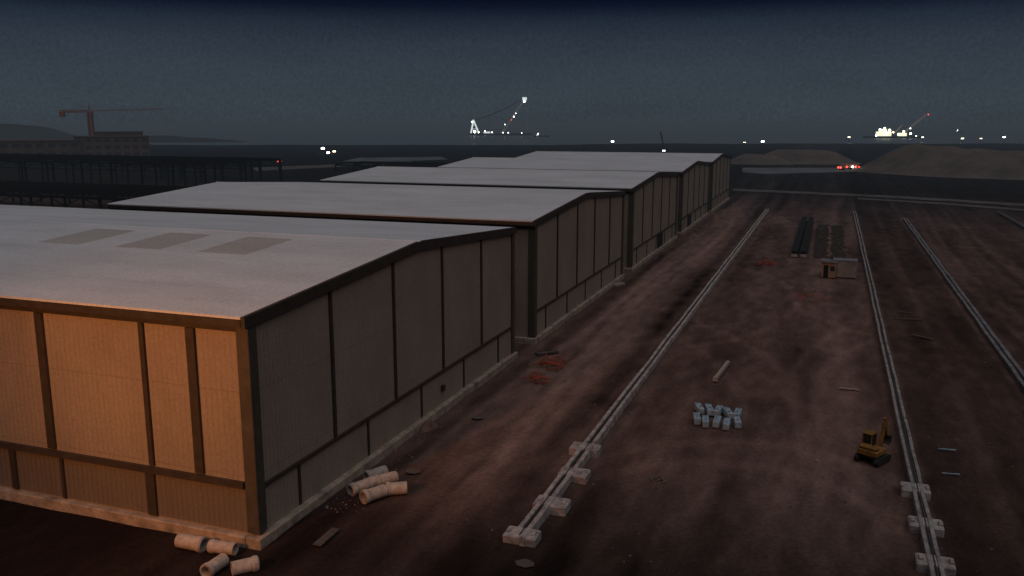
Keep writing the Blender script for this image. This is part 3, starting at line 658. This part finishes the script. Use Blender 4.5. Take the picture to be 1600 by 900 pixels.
for (px, py, r_, k) in ((819, 160, 1.6, 'lampw'), (738, 191, 1.1, 'lampw'), (742, 206, 2.0, 'lampw'), (748, 207, 1.3, 'lampg'), (758, 205, .7, 'lampw'), (769, 207, .8, 'lampw'), (786, 207.5, .8, 'lampg'), (794, 207.5, .7, 'lampw'), (803, 183, .9, 'lampw'), (799, 188, .7, 'lampr'), (806, 178, .6, 'lampw'), (815, 208, .6, 'lampw'), (789, 195, .7, 'lampw')):
    obj('lamp', MB().sphere(Q(px, py, -6), r_), M[k], t)
t, Q, s = vessel(1395, 216, 'crane_ship', 'brightly lit crane ship with slanting boom far right at sea', 'ship')
h0 = Q(1352, 0); h1 = Q(1436, 0)
obj('hull', MB().prism([(h0.x, 1), (h0.x + 3, -1), (h1.x - 3, -1), (h1.x, 2.6), (h0.x, 2.6)], 'y', -9, 9), M['hull'], t)
obj('deckhouse', MB().cbox(Q(1370, 0).x, Q(1390, 0).x, -5, 5, 2.7, Q(0, 206).z, .4), M['litg'], t)
obj('bridge', MB().cbox(Q(1374, 0).x, Q(1383, 0).x, -4, 4, Q(0, 206).z + .003, Q(0, 202).z, .3), M['litg'], t)
obj('deckhouse', MB().cbox(Q(1404, 0).x, Q(1414, 0).x, -5, 5, 2.7, Q(0, 208).z, .4), M['litg'], t)
obj('boom', lattice(MB(), Q(1412, 207), Q(1444, 180), 1.8, 14, .4), M['boomlit'], t)
obj('boom', lattice(MB(), Q(1396, 209), Q(1408, 196), 1.2, 8, .3), M['boomlit'], t)
for (px, py, r_, k) in ((1371, 203, 1.4, 'lampg'), (1378, 201, 1.3, 'lampg'), (1386, 204, 1.7, 'lampg'), (1380, 209, 1.7, 'lampy'), (1392, 207, 1.1, 'lampy'), (1400, 210, 1.0, 'lampg'), (1408, 206, 1.5, 'lampy'), (1419, 209, 1.3, 'lampg'), (1366, 212, 1.1, 'lampw'), (1428, 213, .8, 'lampw'), (1444, 180, .8, 'lampr'), (1418, 201, .7, 'lampw')):
    obj('lamp', MB().sphere(Q(px, py, -6), r_), M[k], t)
# distant lit boats and masts
k_ = 0; words = ['first', 'second', 'third', 'fourth', 'fifth', 'sixth', 'seventh', 'eighth', 'ninth', 'tenth', 'eleventh', 'twelfth']
for (px, pb, pt, r_, c) in ((505, 240, 233, .8, 'lampw'), (957, 229, 222, .8, 'lampw'), (1037, 240, 236, .4, 'lampw'), (1163, 229, 223, .4, 'lampy'), (1191, 238, 222, .6, 'lampw'), (1326, 223, 215, .7, 'lampy'), (1441, 222, 215, .5, 'lampg'), (1503, 224, 217, .6, 'lampg'), (1532, 224, 217, .5, 'lampy'), (1568, 224, 215, .8, 'lampw')):
    A = G(px, pb); s = mpp(A); t = thing('floodlight_mast', '%s lit mast from the left along the far shore' % words[k_], 'light mast', (A.x, A.y, 0), 'lit masts along the far shore', local=True); k_ += 1; h = (pb - pt) * s
    obj('pole', MB().tube((0, 0, 0), (0, 0, h), .25, .15, 8), M['frame'], t); obj('crossarm', MB().box(-.9, .9, -.15, .15, h - .2, h), M['frame'], t)
    for sx_ in (-1, 1): obj('lamp', MB().sphere((sx_ * .6, -.2, h + r_ * .6), r_ * .8), M[c], t)
for (px, py, wpx, lab) in ((1498, 207, 12, 'small lit boat on the sea at the far right, right of the crane ship'), (846, 214, 26, 'low lit barge just right of the floating crane')):
    A = G(px, py); s = mpp(A); wv = wpx * s / 2; t = thing('boat', lab, 'boat', (A.x, A.y, .2), local=True); t.rotation_euler = (0, 0, YAW)
    obj('hull', MB().prism([(-wv, 1.6), (-wv * .85, -.5), (wv * .9, -.5), (wv, 1.8)], 'y', -3, 3), M['hull'], t); obj('cabin', MB().cbox(-wv * .6, -wv * .4, -2, 2, 1.7, 3.4, .2), M['lit'], t)
    obj('lamp', MB().sphere((-wv * .4, -1, 4.5), .7), M['lampw'], t)
A = G(1037, 236); s = mpp(A); t = thing('mobile_crane', 'dark mobile crane with thin raised boom beyond the last roofs', 'mobile crane', (A.x, A.y, 0), local=True); t.rotation_euler = (0, 0, YAW)
obj('body', MB().cbox(-5, 4, -1.4, 1.4, .9, 2.6, .1).cbox(-5, -3, -1.3, 1.3, 2.6, 3.6, .1), M['frame'], t)
for x in (-4, -2, 1, 3): obj('wheel', MB().tube((x, -1.5, .6), (x, -1.2, .6), .6, n=12), M['black'], t)
obj('boom', lattice(MB(), (0, 0, 2.6), (-6 * s, 0, 30 * s), .8, 10, .22), M['frame'], t)
# dump truck with lit tail
A = G(1326, 266); t = thing('dump_truck', 'dump truck with lit red tail lamps driving between the sand heaps', 'truck', (A.x, A.y, 0), local=True); t.rotation_euler = (0, 0, YAW + R(10))
obj('chassis', MB().box(-4.2, 4, -.9, .9, .8, 1.1), M['frame'], t)
obj('cab', MB().prism([(-4.4, .9), (-2.5, .9), (-2.5, 3.1), (-3.9, 3.1), (-4.4, 2.1)], 'y', -1.2, 1.2), M['white'], t)
obj('tipper_bed', MB().prism([(-2.2, 1.15), (4, 1.15), (4.5, 2.9), (-2.3, 2.9)], 'y', -1.25, 1.25), M['cream'], t)
for x in (-3.4, 1.6, 3):
    for y in (-1.25, 1.0): obj('wheel', MB().tube((x, y, .55), (x, y + .28, .55), .55, n=14), M['black'], t)
for y in (-1, 1): obj('tail_lamp', MB().sphere((4.4, y * 1.3, 1.3), .45), M['lampr'], t)
for y in (-1, 1): obj('headlight', MB().sphere((-4.7, y, 1.3), .4), M['lampr'], t)
for x, c in ((-2, 'lampr'), (1.0, 'lampw'), (2.6, 'lampr')): obj('side_lamp', MB().sphere((x, -1.5, 1.6), .4), M[c], t)
def car(px, py, rot, label, lm):
    A = G(px, py); t = thing('car', label, 'car', (A.x, A.y, 0), local=True); t.rotation_euler = (0, 0, YAW + rot)
    obj('body', MB().cbox(-2.2, 2.2, -.85, .85, .35, .95, .12), M['conc2'], t); cb_ = obj('cabin', MB().prism([(-1.3, .952), (1.4, .952), (.8, 1.5), (-.8, 1.5)], 'y', -.75, .75), M['glass'], t)
    for x in (-1.35, 1.35):
        for y in (-.88, .68): obj('wheel', MB().tube((x, y, .33), (x, y + .2, .33), .33, n=12), M['black'], t)
    for y in (-.6, .6): obj('headlight' if lm != 'lampr' else 'tail_lamp', MB().sphere((2.25, y, .75), .5), M[lm], t)
car(437, 254, R(-75), 'car with glowing red lamps on the left site road', 'lampr'); car(512, 240, R(-70), 'car with bright headlights left of the far roofs', 'lampw'); car(524, 238, R(-100), 'car with warm headlights just right of the brighter car', 'lampy')
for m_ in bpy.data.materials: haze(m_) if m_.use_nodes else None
